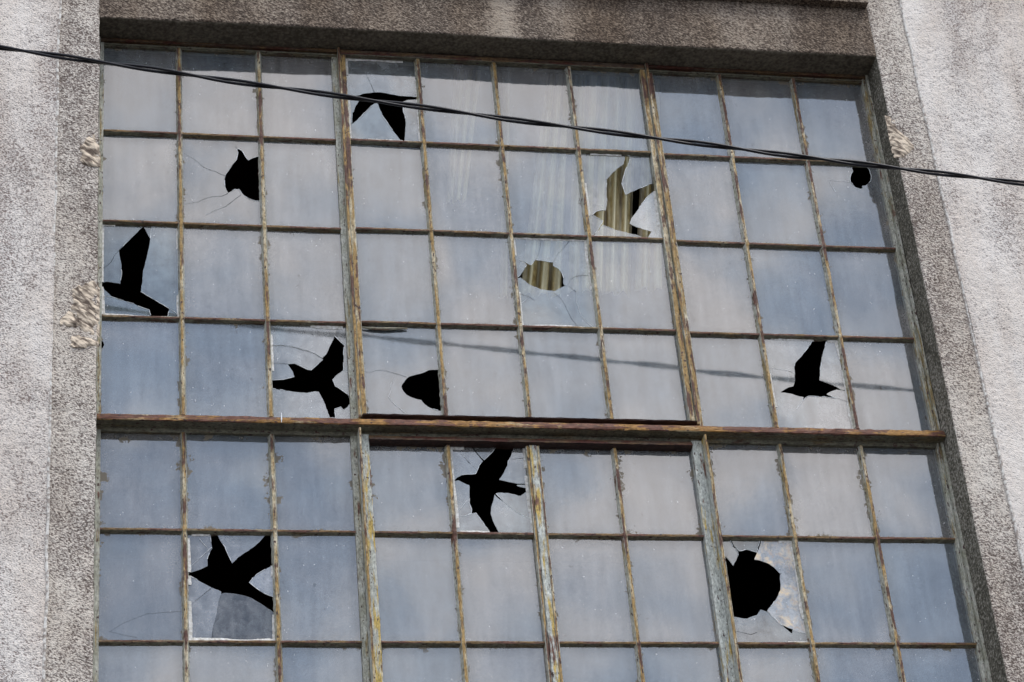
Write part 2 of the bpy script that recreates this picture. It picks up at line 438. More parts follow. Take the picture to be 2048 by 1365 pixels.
# bands with their reveals
def band(sx):
    xe = XL if sx < 0 else XR
    r = 0.016 if sx > 0 else 0.006
    prof = []; nrm = []; mi = []
    for y in np.arange(0.05, -DEP + r, -FINE * 1.3):
        prof.append((xe, y)); nrm.append((-sx, 0)); mi.append(1)
    for a in np.linspace(0, PI / 2, 6):
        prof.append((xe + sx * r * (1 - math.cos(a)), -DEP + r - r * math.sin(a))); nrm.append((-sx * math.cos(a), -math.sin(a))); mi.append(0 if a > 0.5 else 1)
    for t in np.linspace(r + FINE, BW, int(BW / FINE)):
        prof.append((xe + sx * t, -DEP)); nrm.append((0, -1)); mi.append(0)
    prof = np.array(prof); nrm = np.array(nrm)
    P = np.zeros((len(zs), len(prof), 3)); N = np.zeros_like(P)
    P[..., 0] = prof[None, :, 0]; P[..., 1] = prof[None, :, 1]; P[..., 2] = zs[:, None]
    N[..., 0] = nrm[None, :, 0]; N[..., 1] = nrm[None, :, 1]
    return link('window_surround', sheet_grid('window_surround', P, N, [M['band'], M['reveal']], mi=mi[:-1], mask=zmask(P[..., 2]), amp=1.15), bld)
band(-1); band(1)

# lintel: soffit + face, a little behind the bands
LY = -DEP + 0.006
ZLED = 2.085
prof = []; nrm = []; mi = []
for y in np.arange(0.05, LY + 0.012, -FINE * 1.2):
    prof.append((y, ZT)); nrm.append((0, -1)); mi.append(1)
for a in np.linspace(0, PI / 2, 5):
    prof.append((LY + 0.012 - 0.012 * math.sin(a), ZT + 0.012 * (1 - math.cos(a)))); nrm.append((-math.sin(a), -math.cos(a))); mi.append(0 if a > 0.5 else 1)
for t in np.arange(ZT + 0.012 + FINE, ZLED + 0.03, FINE):
    prof.append((LY, t)); nrm.append((-1, 0)); mi.append(0)
prof = np.array(prof); nrm = np.array(nrm)
xs = np.arange(XL - 0.004, XR + 0.004 + FINE, FINE)
P = np.zeros((len(xs), len(prof), 3)); N = np.zeros_like(P)
P[..., 0] = xs[:, None]; P[..., 1] = prof[None, :, 0]; P[..., 2] = prof[None, :, 1]
N[..., 1] = nrm[None, :, 0]; N[..., 2] = nrm[None, :, 1]
sagz = vnoise(np.stack([xs, xs * 0, xs * 0], -1), 3.0) * 0.010
P[..., 2] += sagz[:, None] * (P[..., 1] < -0.15)
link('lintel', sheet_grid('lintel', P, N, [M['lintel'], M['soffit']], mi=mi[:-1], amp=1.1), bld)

def boxes(name, bl, mats, parent=bld, label=None, mis=None):
    V = []; Fc = []; mi = []
    for q, (x0, x1, y0, y1, z0, z1) in enumerate(bl):
        b = len(V)
        V += [(x0, y0, z0), (x1, y0, z0), (x1, y1, z0), (x0, y1, z0), (x0, y0, z1), (x1, y0, z1), (x1, y1, z1), (x0, y1, z1)]
        for f in ((0, 3, 2, 1), (4, 5, 6, 7), (0, 1, 5, 4), (1, 2, 6, 5), (2, 3, 7, 6), (3, 0, 4, 7)):
            Fc.append(tuple(b + i for i in f)); mi.append(mis[q] if mis else 0)
    me = fast_mesh(name, V, Fc, mats, mi, smooth=False)
    return link(name, me, parent, label)

# ledge over the lintel, wall above it, wall below the window
boxes('ledge', [(XL + 0.003, XR - 0.003, LY - 0.055, LY + 0.1, ZLED, ZLED + 0.07)], [M['lintel']])
def flat_wall(name, x0, x1, z0, z1, y):
    xs = np.linspace(x0, x1, 60); zz = np.linspace(z0, z1, 60)
    X, Z = np.meshgrid(xs, zz, indexing='ij')
    P = np.stack([X, np.full_like(X, y), Z], -1); N = np.zeros_like(P); N[..., 1] = -1
    return link(name, sheet_grid(name, P, N, [M['band']], amp=0.5), bld)
flat_wall('spandrel', XL, XR, ZLED + 0.07, 5.0, LY)
flat_wall('spandrel', XL, XR, GROUND, ZB, LY)
boxes('window_sill', [(XL + .003, XR - .003, -DEP - 0.05, 0.02, ZB - 0.08, ZB - 0.005)], [M['band']])
# shell: side and back walls, roof
boxes('outer_shell', [(-9.2, -9.0, WY, 9, GROUND, 5), (14, 14.2, WY, 9, GROUND, 5), (-9.2, 14.2, 9, 9.2, GROUND, 5)], [M['band']])
boxes('roof', [(-9.3, 14.3, WY - 0.1, 9.3, 5.0, 5.2)], [M['roof']])
# dark hall behind the window
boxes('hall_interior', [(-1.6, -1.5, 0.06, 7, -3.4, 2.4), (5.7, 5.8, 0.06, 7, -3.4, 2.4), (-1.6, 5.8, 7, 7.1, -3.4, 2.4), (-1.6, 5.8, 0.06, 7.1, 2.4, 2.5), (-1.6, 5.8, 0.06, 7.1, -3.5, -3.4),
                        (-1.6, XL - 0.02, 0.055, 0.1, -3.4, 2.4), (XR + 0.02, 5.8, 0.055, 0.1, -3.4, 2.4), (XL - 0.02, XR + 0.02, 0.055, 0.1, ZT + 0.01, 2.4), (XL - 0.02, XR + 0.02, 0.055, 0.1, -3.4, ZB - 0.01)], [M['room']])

# bare mortar patches where fixings were torn out
def patch(pts, label, Y=-DEP, hgt=0.005, seed=0, strokes=True):
    pl = [at(x, y, Y) for x, y in pts]
    res = 0.006
    x0 = min(p[0] for p in pl); x1 = max(p[0] for p in pl); z0 = min(p[1] for p in pl); z1 = max(p[1] for p in pl)
    gx = np.arange(x0 - res, x1 + res * 2, res); gz = np.arange(z0 - res, z1 + res * 2, res)
    X, Z = np.meshgrid(gx, gz, indexing='ij')
    a = np.array(pl)
    ins = np.zeros(X.shape, bool); dist = np.full(X.shape, 9.0)
    for i in range(len(a)):
        p, q = a[i], a[(i + 1) % len(a)]
        c = ((p[1] > Z) != (q[1] > Z)) & (X < (q[0] - p[0]) * (Z - p[1]) / (q[1] - p[1] + 1e-9) + p[0])
        ins ^= c
        d = q - p; t = np.clip(((X - p[0]) * d[0] + (Z - p[1]) * d[1]) / (d @ d), 0, 1)
        dist = np.minimum(dist, np.hypot(X - p[0] - t * d[0], Z - p[1] - t * d[1]))
    sd = np.where(ins, dist, -dist)
    Pn = np.stack([X, Z * 0 + seed, Z], -1)
    sd = sd + 0.012 + vnoise(Pn, 60) * 0.02 + vnoise(Pn, 25) * 0.02
    st = 0.0
    if strokes:       # diagonal trowel strokes
        u = X * 0.8 + Z * 0.6
        vv = -X * 0.6 + Z * 0.8
        st = vnoise(np.stack([vv * 0 + vv * .12, u * 0 + seed, u], -1), 42) * 0.007
    H = np.clip(sd / 0.022, -0.5, 1) * hgt * (1 + vnoise(Pn, 16) * 1.6) + 0.004 * (sd > 0.004) + vnoise(Pn, 80) * 0.005 + vnoise(Pn, 35) * 0.005 + st * np.clip(sd / .01, 0, 1)
    P = np.stack([X, Y + 0.004 - H, Z], -1)
    n, mm = X.shape
    idx = np.arange(n * mm).reshape(n, mm)
    Q = np.stack([idx[:-1, :-1], idx[1:, :-1], idx[1:, 1:], idx[:-1, 1:]], -1).reshape(-1, 4)
    keep = (sd.ravel()[Q] > -0.004).any(1)
    me = fast_mesh('mortar_patch', P.reshape(-1, 3), Q[keep], [M['mortar']])
    return link('mortar_patch', me, bld, label)
def c8(x0, y0, s, L):
    return [(x0 + a / s, y0 + b / s) for a, b in L]
patch(c8(100, 220, 7.583, [(540, 420), (620, 400), (720, 520), (735, 780), (700, 830), (600, 850), (500, 800), (470, 640), (500, 560)]), 'small bare mortar patch left of the second row of panes', seed=1)
patch(c8(100, 540, 7.583, [(540, 220), (640, 190), (700, 260), (715, 400), (710, 690), (715, 980), (640, 1040), (560, 960), (470, 860), (400, 700), (330, 560), (400, 420), (390, 320), (470, 260)]), 'large torn mortar patch with diagonal strokes left of the third row of panes', seed=2)
patch(c8(100, 540, 7.583, [(190, 700), (290, 650), (370, 700), (440, 820), (400, 860), (250, 870), (170, 820)]), None, hgt=0.008, seed=3, strokes=False)
patch(c8(100, 540, 7.583, [(330, 1010), (440, 985), (600, 1030), (700, 1080), (700, 1150), (560, 1150), (400, 1170), (360, 1110)]), None, hgt=0.008, seed=4, strokes=False)
patch(c8(1348, 0, 2.923, [(1240, 685), (1290, 700), (1310, 770), (1370, 810), (1405, 870), (1370, 900), (1330, 920), (1290, 870), (1270, 800)]), 'bare mortar patch right of the window under the cable', hgt=0.006, seed=5)

# ------------------------------------------------------------------ steel window
def warp_sash(p):
    # the upper middle ventilator hangs a few millimetres open at the bottom
    x, y, z = p
    return (x, y - 0.010 - 0.0022 * (1.72 - z), z)
def prism(axis, a, b, prof, matf, name, parent, off, seg=0.03, knots=(), jit=0.0007, warp=None, label=None, extra=None, caps=True):
    """bar along x or z. prof: closed list of (across, y); matf: material index per profile edge; off: position across"""
    n = max(2, int(abs(b - a) / seg))
    V = []; Fc = []; mi = []
    m_ = len(prof)
    for i in range(n + 1):
        t = a + (b - a) * i / n
        for (q, y) in prof:
            base = 1.8 if y > 0.004 else 1.0
            kn = 1.0 if any(abs(t - q_) < 0.013 for q_ in knots) else 0.0
            q, y = q * (1 + 0.16 * kn), y - (0.0035 * kn if y < 0 else 0)
            dq = RNG.normal(0, jit) * base; dyy = RNG.normal(0, jit * 0.7)
            p = (off + q + dq, y + dyy, t) if axis == 'z' else (t, y + dyy, off + q + dq)
            V.append(warp(p) if warp else p)
    for i in range(n):
        for j in range(m_):
            k2 = (j + 1) % m_
            Fc.append((i * m_ + j, i * m_ + k2, (i + 1) * m_ + k2, (i + 1) * m_ + j)); mi.append(matf[j])
    bmats = [M[q] for q in extra]
    me = bpy.data.meshes.new(name)
    faces = list(Fc)
    if caps:
        faces += [tuple(range(m_))[::-1], tuple(n * m_ + j for j in range(m_))]
        mi += [0, 0]
    c = np.mean(np.array(V), 0)
    me.from_pydata([(v[0] - c[0], v[1] - c[1], v[2] - c[2]) for v in V], [], faces)
    for mm in bmats:
        me.materials.append(mm)
    me.polygons.foreach_set('material_index', mi)
    me.update()
    import bmesh
    bm = bmesh.new(); bm.from_mesh(me); bmesh.ops.recalc_face_normals(bm, faces=bm.faces); bm.to_mesh(me); bm.free()
    return link(name, me, parent, label, c)

BARV = [(-0.0175, 0.016), (-0.0152, 0.004), (-0.0075, -0.017), (-0.002, -0.0185), (0.003, -0.0185), (0.0075, -0.017), (0.0152, 0.004), (0.0175, 0.016)]
BARV_M = [0, 0, 1, 1, 1, 0, 0, 0]
BARH = [(-0.0155, 0.016), (-0.0135, 0.004), (-0.006, -0.014), (0.0, -0.0155), (0.005, -0.0145), (0.012, 0.002), (0.0145, 0.016)]
BARH_M = [0, 0, 1, 1, 1, 1, 0]

# outer frame of the window is the mesh of the part itself
win_mesh_boxes = [
    (XL + 0.002, 0.016, -0.016, 0.03, ZB, ZT - 0.002), (XL + 0.002, -0.002, -0.034, -0.016, ZB, ZT - 0.002),
    (4.184, XR - 0.002, -0.014, 0.03, ZB, ZT - 0.002), (4.204, XR - 0.002, -0.036, -0.014, ZB, ZT - 0.002), (4.188, 4.1945, -0.024, -0.014, ZB, ZT - 0.002),
    (0.016, 4.184, -0.012, 0.03, 1.70, ZT - 0.002), (-0.002, 4.204, -0.030, -0.012, 1.722, ZT - 0.002), (0.016, 4.184, -0.02, -0.012, 1.704, 1.709),
    (0.016, 4.184, -0.014, 0.03, ZB, -2.89)]
win = boxes('window', win_mesh_boxes, [M['side_v'], M['side_h'], M['rust_h']], bld, 'rusty steel-framed industrial window ten panes wide', mis=[0, 0, 0, 0, 0, 1, 2, 1, 1])

def fin(x, z0, z1, wdt, y, mats, label=None, name='mullion'):
    return prism('z', z0, z1, [(-wdt / 2, 0.02), (-wdt / 2, y + .003), (-wdt / 2 + .003, y), (wdt / 2 - .003, y), (wdt / 2, y + .003), (wdt / 2, 0.02)], [0, 1, 1, 1, 0, 0], name, win, x, extra=mats, label=label, jit=0.0005)
def stile(axis, c, w0, a, b, y, mats, name='vent_sash', warp=None, label=None, lip=True, parent=None):
    pr = [(-w0 / 2, 0.018), (-w0 / 2, y + 0.002), (-w0 / 2 + 0.003, y), (w0 / 2 - 0.003, y), (w0 / 2, y + 0.002), (w0 / 2, 0.018)]
    return prism(axis, a, b, pr, [0, 0, 1, 0, 0, 0], name, parent or win, c, extra=mats, warp=warp, label=label, jit=0.0005)

# mullions: thin fins standing forward
fin(1.2505, TR0 + 0.002, 1.735, 0.014, -0.052, ['side_v', 'ridge_v'])
fin(2.944, TR0 + 0.002, 1.735, 0.015, -0.052, ['side_v', 'ridge_v'])
fin(1.241, ZB, TR1 - 0.002, 0.011, -0.086, ['flat_v', 'ridge_v'])
fin(2.958, ZB, TR1 - 0.002, 0.011, -0.086, ['flat_v', 'ridge_v'])
# flanges of the mullions against the fixed lights
stile('z', 1.2285, 0.030, TR0 + 0.004, 1.72, -0.012, ['side_v', 'side_v'], 'mullion_flange')
stile('z', 2.966, 0.030, TR0 + 0.004, 1.72, -0.012, ['side_v', 'ridge_v'], 'mullion_flange')
stile('z', 1.2195, 0.030, ZB, TR1 - 0.004, -0.012, ['side_v', 'side_v'], 'mullion_flange')
stile('z', 2.978, 0.030, ZB, TR1 - 0.004, -0.012, ['side_v', 'ridge_v'], 'mullion_flange')
# upper ventilator sash: stiles and rails (one piece)
def join_into(target, others):
    """join the others' geometry into target's mesh (same parent)"""
    import bmesh
    bm = bmesh.new()
    mats = []
    for o in [target] + others:
        base = len(bm.faces)
        me = o.data.copy()
        me.transform(Matrix.Translation(o.location - target.location))
        rem = []
        for mm in me.materials:
            if mm not in mats:
                mats.append(mm)
            rem.append(mats.index(mm))
        bm.from_mesh(me)
        bm.faces.ensure_lookup_table()
        for f in bm.faces[base:]:
            f.material_index = rem[f.material_index]
        bpy.data.meshes.remove(me)
    nm = bpy.data.meshes.new(target.name)
    bm.to_mesh(nm); bm.free()
    for mm in mats:
        nm.materials.append(mm)
    target.data = nm
    for o in others:
        bpy.data.objects.remove(o)
    return target
s1 = stile('z', 1.2735, 0.028, -0.552, 1.700, -0.024, ['side_v', 'ridge_v'], warp=warp_sash)
s2 = stile('z', 2.9190, 0.030, -0.552, 1.700, -0.024, ['side_v', 'ridge_v'], warp=warp_sash)
s3 = stile('x', 1.716, 0.030, 1.262, 2.932, -0.028, ['side_h', 'rust_h'], warp=warp_sash)
s4 = prism('x', 1.262, 2.932, [(-0.022, 0.018), (-0.022, -0.030), (-0.014, -0.058), (-0.009, -0.060), (-0.003, -0.030), (0.006, -0.024), (0.014, 0.0), (0.014, 0.018)], [0, 0, 0, 0, 1, 1, 1, 1], 'vent_sash', win, -0.556, extra=['dark_h', 'dark_h'], warp=warp_sash, jit=0.001)
join_into(s1, [s2, s3, s4])
s1['label'] = 'upper ventilator sash with a rusted bottom rail, its shade painted near-black'
# transom: channel section reaching forward, two lips on its face
tp = [(-0.062, 0.018), (-0.062, -0.012), (-0.046, -0.020), (-0.043, -0.084), (-0.040, -0.088), (-0.028, -0.088), (-0.025, -0.083), (-0.021, -0.080), (-0.008, -0.078), (-0.003, -0.074), (0.016, -0.020), (0.020, 0.018)]
prism('x', XL + 0.004, XR - 0.004, tp, [0, 0, 0, 2, 2, 2, 1, 1, 1, 1, 1, 1], 'transom', win, -0.592, extra=['side_h', 'trans_h', 'trans_h'], jit=0.0012, label='rust streaked transom rail between the upper and lower panes')
# lower ventilators: frame with wide pale stiles and a wide middle stile
v1 = stile('z', 1.269, 0.044, ZB, -0.655, -0.030, ['flat_v', 'flat_v'])
v2 = stile('z', 2.926, 0.052, ZB, -0.655, -0.030, ['flat_v', 'flat_v'])
v3 = prism('x', 1.291, 2.900, [(-0.020, 0.018), (-0.020, -0.026), (-0.014, -0.046), (-0.006, -0.046), (-0.001, -0.036), (0.016, -0.028), (0.02, 0.018)], [0, 0, 1, 1, 1, 1, 1], 'vent_sash', win, -0.676, extra=['dark_h', 'rust_h'], jit=0.001)
v4 = stile('z', 2.0947, 0.034, ZB, -0.698, -0.030, ['flat_v', 'flat_v'])
v5 = stile('z', 2.0685, 0.014, ZB, -0.699, -0.024, ['side_v', 'ridge_v'])
v6 = stile('z', 2.1205, 0.014, ZB, -0.699, -0.026, ['side_v', 'ridge_v'])
join_into(v1, [v2, v3, v4, v5, v6])
v1['label'] = 'lower pair of ventilators with pale flaking wide stiles'

# glazing bars
UP, LO = (1.703, TR0 + 0.012), (TR1 - 0.008, -2.893)
for i in (1, 2, 8, 9):
    prism('z', UP[0], UP[1], BARV, BARV_M, 'glazing_bar', win, XC[i], seg=0.0125, knots=ZR, extra=['side_v', 'ridge_v'])
    prism('z', LO[0], LO[1], BARV, BARV_M, 'glazing_bar', win, XC[i], seg=0.0125, knots=ZR, extra=['side_v', 'ridge_v'])
for i in (4, 5, 6):
    prism('z', 1.700, -0.545, BARV, BARV_M, 'glazing_bar', win, XC[i], seg=0.0125, knots=ZR, extra=['side_v', 'ridge_v'], warp=warp_sash)
    if i != 5:
        prism('z', -0.698, -2.893, BARV, BARV_M, 'glazing_bar', win, XC[i], seg=0.0125, knots=ZR, extra=['side_v', 'ridge_v'])
for j in (1, 2, 3, 5, 6, 7):
    upper = j < 4
    segs = [((0.016, 1.214), None), ((2.980, 4.184), None)]
    if upper:
        segs.append(((1.287, 2.904), warp_sash))
    else:
        segs[0] = ((0.016, 1.2045), None); segs[1] = ((2.992, 4.184), None)
        segs += [((1.291, 2.0615), None), ((2.1275, 2.900), None)]
    for (a, b), wp in segs:
        prism('x', a, b, BARH, BARH_M, 'glazing_bar', win, ZR[j], extra=['side_h', 'ridge_h'], warp=wp)

# ------------------------------------------------------------------ glass panes
GY = 0.008
BR = {}
def S(x0, y0, s, holes, cracks=(), light=(), tones=(), rust=(), lab=''):
    f = lambda L: c8(x0, y0, s, L)
    return dict(holes=[f(h) for h in holes], cracks=[f(c) for c in cracks], light=[f(c) for c in light],
                tones=[(x0 + a / s, y0 + b / s, t) for a, b, t in tones], rust=[(x0 + a / s, y0 + b / s) for a, b in rust], lab=lab)
Z8 = 7.583
BR[(1, 4)] = S(685, 120, Z8, [[(205,548),(310,515),(480,492),(560,492),(700,515),(880,548),(1125,562),(1160,565),(1160,603),(985,607),(905,640),(915,700),(920,790),(945,855),(958,930),(955,1060),(945,1180),(932,1275),(870,1210),(760,1070),(690,970),(600,840),(575,770),(540,680),(530,660),(480,662),(450,690),(380,760),(270,875),(180,950),(110,990),(150,945),(150,805),(170,790),(200,700),(240,640),(250,622),(230,575)]],
   cracks=[[(340,190),(370,240),(420,350),(482,495)]], tones=[(600, 1100, .25), (300, 400, .2)], lab='cracked pane with a hole like a bird diving, behind the cable')
BR[(2, 2)] = S(350, 270, Z8, [[(938,222),(958,212),(1015,245),(1075,345),(1112,388),(1190,350),(1262,330),(1340,320),(1340,1005),(1215,1005),(1120,970),(1060,930),(1010,880),(965,825),(915,825),(870,850),(808,882),(770,810),(750,735),(755,650),(785,580),(850,490),(890,430),(935,380),(950,310),(955,270)]],
   cracks=[[(130,280),(270,360),(340,415),(430,490),(550,545),(620,560),(760,628)], [(100,1058),(340,1025),(480,960),(560,942),(720,930),(805,885)], [(460,1230),(580,1160),(760,1095),(870,1010),(1000,910)], [(938,222),(920,170)]], lab='cracked pane with a pointed hole at its right edge, second row')
BR[(2, 7)] = S(1160, 305, Z8, [[(690,40),(755,60),(755,110),(740,160),(690,260),(630,470),(690,645),(760,610),(1085,475),(1150,460),(1150,580),(1095,615),(1000,700),(930,790),(860,900),(780,1000),(752,1080),(870,1140),(1090,1205),(1060,1250),(1020,1335),(870,1265),(650,1205),(500,1165),(350,1112),(320,1130),(165,1365),(150,1350),(270,1180),(350,1040),(270,1000),(190,950),(240,905),(300,885),(390,880),(410,790),(405,700),(405,410),(480,330),(560,250),(665,175)]],
   light=[[(190,950),(20,980)]], tones=[(1000, 950, .65), (250, 500, .25), (850, 300, -.1), (240, 1060, -.15), (600, 1250, -.1)], lab='shattered pane through which the pleated sheet shows')
BR[(3, 1)] = S(190, 445, Z8, [[(735,55),(838,250),(830,320),(780,560),(725,760),(715,930),(695,1055),(870,1160),(1125,1310),(1100,1450),(850,1450),(825,1330),(740,1305),(650,1270),(590,1235),(480,1205),(260,1135),(130,1005),(75,935),(170,898),(385,930),(405,800),(402,640),(360,425),(520,270)]],
   cracks=[[(360,425),(290,510),(240,610),(120,700)]], light=[[(866,-40),(838,250)], [(1125,1310),(1215,1365),(1260,1420)], [(40,1110),(260,1135)]], tones=[(1000, 700, .0), (250, 300, -.12), (300, 1250, .05)], lab='cracked pane with a hole like a bird with one wing raised, leftmost column')
BR[(3, 6)] = S(1020, 480, Z8, [[(385,308),(655,345),(650,395),(730,440),(780,500),(810,580),(808,665),(835,697),(770,730),(680,780),(550,765),(460,755),(300,685),(190,600),(160,575),(110,590),(110,572),(155,545),(250,390),(215,350),(130,305),(200,330),(300,378),(318,385)]],
   cracks=[[(385,308),(440,200),(478,-30)], [(655,345),(720,220),(800,140),(940,-30)], [(835,697),(880,700),(1010,800)], [(875,690),(920,600),(990,560),(1100,540),(1195,548)], [(660,805),(720,850),(770,895),(830,990),(930,1200),(1040,1340)], [(150,825),(280,865),(370,925)]],
   light=[[(1010,800),(1005,950),(1075,1150),(1180,1270),(1260,1330)], [(280,885),(180,960)]], tones=[(570, 200, .3), (250, 180, .1)], lab='cracked pane with an oval hole showing the pleated sheet')
BR[(4, 3)] = S(540, 645, Z8, [[(978,208),(1125,348),(1115,500),(1112,725),(990,820),(948,870),(990,970),(1100,1040),(1190,1105),(1205,1170),(1245,1175),(1212,1200),(1205,1240),(1170,1290),(1112,1332),(1070,1285),(975,1320),(990,1450),(900,1450),(870,1340),(820,1210),(740,1055),(680,1048),(560,1072),(400,1060),(150,1025),(20,1005),(20,880),(200,872),(370,828),(345,750),(265,632),(375,625),(450,660),(575,720),(625,728),(805,568),(790,545),(850,490),(880,430),(940,300)]],
   cracks=[[(-50,354),(180,348),(350,370),(540,425),(670,475),(790,545)], [(-50,628),(90,622),(265,632)], [(978,208),(1030,90),(1065,-40)]], light=[[(1112,725),(1360,830)], [(0,356),(180,352),(350,374),(540,429)]], tones=[(500, 200, .22), (300, 500, .05), (1080, 900, .35), (400, 1200, .1), (1160, 400, -.1)], lab='shattered pane with a hole like a swooping bird, fourth row')
BR[(4, 4)] = S(720, 655, Z8, [[(1260,640),(1180,640),(1040,650),(970,685),(860,715),(750,745),(690,800),(640,865),(628,905),(650,960),(700,1020),(760,1055),(860,1090),(930,1105),(970,1160),(1030,1205),(1110,1240),(1185,1262),(1260,1275)]],
   cracks=[[(40,660),(130,690),(180,680),(240,655),(340,650),(430,675),(600,720),(700,755)]], light=[[(530,770),(470,870),(470,960),(430,1060),(500,1150),(600,1230),(680,1300)]], lab='pane with a rounded hole at its right edge above the dark rail')
BR[(4, 9)] = S(1530, 670, Z8, [[(750,40),(940,40),(910,170),(860,350),(838,500),(828,690),(930,725),(1085,790),(1150,830),(1240,850),(1235,858),(1160,843),(1085,832),(1000,860),(945,890),(935,905),(1000,930),(1080,965),(1000,955),(900,940),(780,938),(660,932),(610,960),(568,1010),(575,975),(590,945),(500,930),(400,895),(300,878),(232,875),(290,835),(350,800),(430,780),(455,700),(452,560),(445,480),(455,430),(560,320),(680,160)]],
   cracks=[[(1080,965),(1380,1055)]], light=[[(-60,488),(330,540),(440,575)], [(568,1010),(480,1130)]], tones=[(800, 1150, .3), (1000, 400, .3), (250, 300, .3)], lab='pane with a hole like a bird flying left with a raised wing, ninth column')
BR[(5, 5)] = S(890, 880, Z8, [[(870,-60),(1090,-60),(1065,80),(1015,190),(1000,250),(955,320),(950,380),(880,520),(820,605),(900,625),(1080,665),(1235,668),(1250,685),(1100,685),(1090,700),(1250,740),(1230,790),(1150,850),(1110,850),(1060,830),(950,808),(800,805),(770,820),(860,910),(885,945),(820,900),(750,835),(735,920),(700,1030),(692,1120),(740,1260),(795,1365),(820,1430),(700,1430),(660,1365),(600,1290),(470,1112),(400,1128),(300,1155),(400,1118),(405,1060),(370,970),(372,850),(368,690),(270,650),(205,615),(130,628),(190,570),(260,535),(340,527),(465,520),(490,465),(520,390),(575,325),(460,190),(360,50),(385,50),(500,215),(595,310),(720,190),(800,90)]],
   cracks=[[(1000,300),(1230,275)], [(320,300),(372,362)]], light=[[(885,945),(1000,1040),(1130,1130),(1420,1250)], [(490,465),(420,390),(250,210)], [(40,1160),(300,1155)], [(180,1110),(330,930)]], tones=[(250, 250, .1), (650, 150, -.15), (1000, 1200, .15), (200, 800, .15), (1050, 480, .1), (300, 1300, .15), (1100, 950, .0)], lab='cracked pane with a hole like a bird with spread wings, middle ventilator')
BR[(6, 2)] = S(365, 1055, 6.825, [[(360,40),(450,60),(510,170),(580,270),(610,350),(678,492),(760,410),(860,340),(970,270),(1050,200),(1130,110),(1170,50),(1300,50),(1300,480),(1230,520),(1130,575),(1020,640),(960,690),(910,755),(990,820),(1060,870),(1160,925),(1250,955),(1300,965),(1300,1190),(1240,1160),(1150,1100),(1050,1030),(950,970),(860,938),(700,905),(590,895),(550,900),(528,915),(528,880),(400,825),(300,770),(200,715),(30,645),(30,640),(165,600),(240,575),(345,525),(338,440),(385,315),(405,290),(390,200)]],
   cracks=[[(30,1130),(140,1040),(270,930),(400,825)], [(528,915),(490,1030),(470,1180),(420,1365),(385,1620)]], light=[[(20,620),(110,540),(360,310),(400,275)], [(360,310),(230,160)]], tones=[(800, 1200, -.5), (1130, 750, .6), (250, 1200, -.05), (750, 250, .1), (200, 850, .05), (200, 350, -.1)], lab='shattered pane with a hole like a pointed-tailed bird and a dark lower shard')
BR[(6, 8)] = S(1420, 1075, 6.825, [[(-20,100),(100,165),(200,240),(260,310),(318,388),(360,310),(382,250),(378,200),(310,120),(245,-25),(265,-25),(330,120),(395,190),(440,185),(495,168),(560,185),(635,208),(650,160),(700,-25),(725,-25),(670,150),(605,305),(690,320),(800,360),(880,415),(930,470),(955,495),(990,492),(960,505),(955,560),(965,640),(962,720),(900,850),(780,1005),(830,1060),(950,1180),(1050,1225),(1130,1250),(1120,1318),(1050,1260),(960,1190),(870,1100),(780,1020),(690,985),(640,1062),(590,1075),(510,1110),(430,1105),(300,1075),(280,1090),(235,1070),(100,1060),(0,1060)]],
   cracks=[[(280,1270),(430,1300),(560,1330),(640,1300)], [(1170,575),(1230,610)]], light=[[(1105,1262),(1420,1345)]], tones=[(400, 1200, -.1), (450, 120, -.3), (200, 130, -.05)], rust=[(900, 250), (1100, 900)], lab='shattered pane with a big round hole and a stained shard')
BR[(2, 10)] = S(1640, 300, Z8, [[(470,200),(715,262),(750,310),(778,400),(765,480),(690,545),(640,545),(650,585),(615,592),(530,565),(460,490),(455,430),(470,375),(495,330)]],
   light=[[(130,465),(300,480),(460,490)], [(130,465),(230,640)]], lab='pane with a small round hole under the cable, rightmost column')
BR[(4, 1)] = S(100, 540, Z8, [[(690,1060),(770,1068),(805,1090),(825,1135),(800,1180),(780,1200),(690,1200)]], lab='pane with a tiny hole at its left edge beside the mortar patches')
BR[(6, 1)] = S(0, 898, 2.923, [], cracks=[[(640,1070),(720,1020),(860,965),(1060,950)], [(640,1070),(800,1105)]], lab='whole pane with a thin curved crack, sixth row')

def pip(x, y, poly):
    ins = False
    n = len(poly)
    for i in range(n):
        (x1, y1), (x2, y2) = poly[i], poly[(i + 1) % n]
        if (y1 > y) != (y2 > y) and x < (x2 - x1) * (y - y1) / (y2 - y1) + x1:
            ins = not ins
    return ins
def densify(L, closed=True, step=0.008, amp=0.0008):
    out = []
    n = len(L)
    for i in range(n if closed else n - 1):
        a, b = np.array(L[i]), np.array(L[(i + 1) % n])
        d = np.hypot(*(b - a)); kk = max(1, int(d / step))
        nn = np.array([-(b - a)[1], (b - a)[0]]) / max(d, 1e-6)
        for j in range(kk):
            q = a + (b - a) * j / kk
            if j:
                q = q + nn * RNG.normal(0, amp)
            out.append((float(q[0]), float(q[1])))
    if not closed:
        out.append(tuple(map(float, L[-1])))
    return out

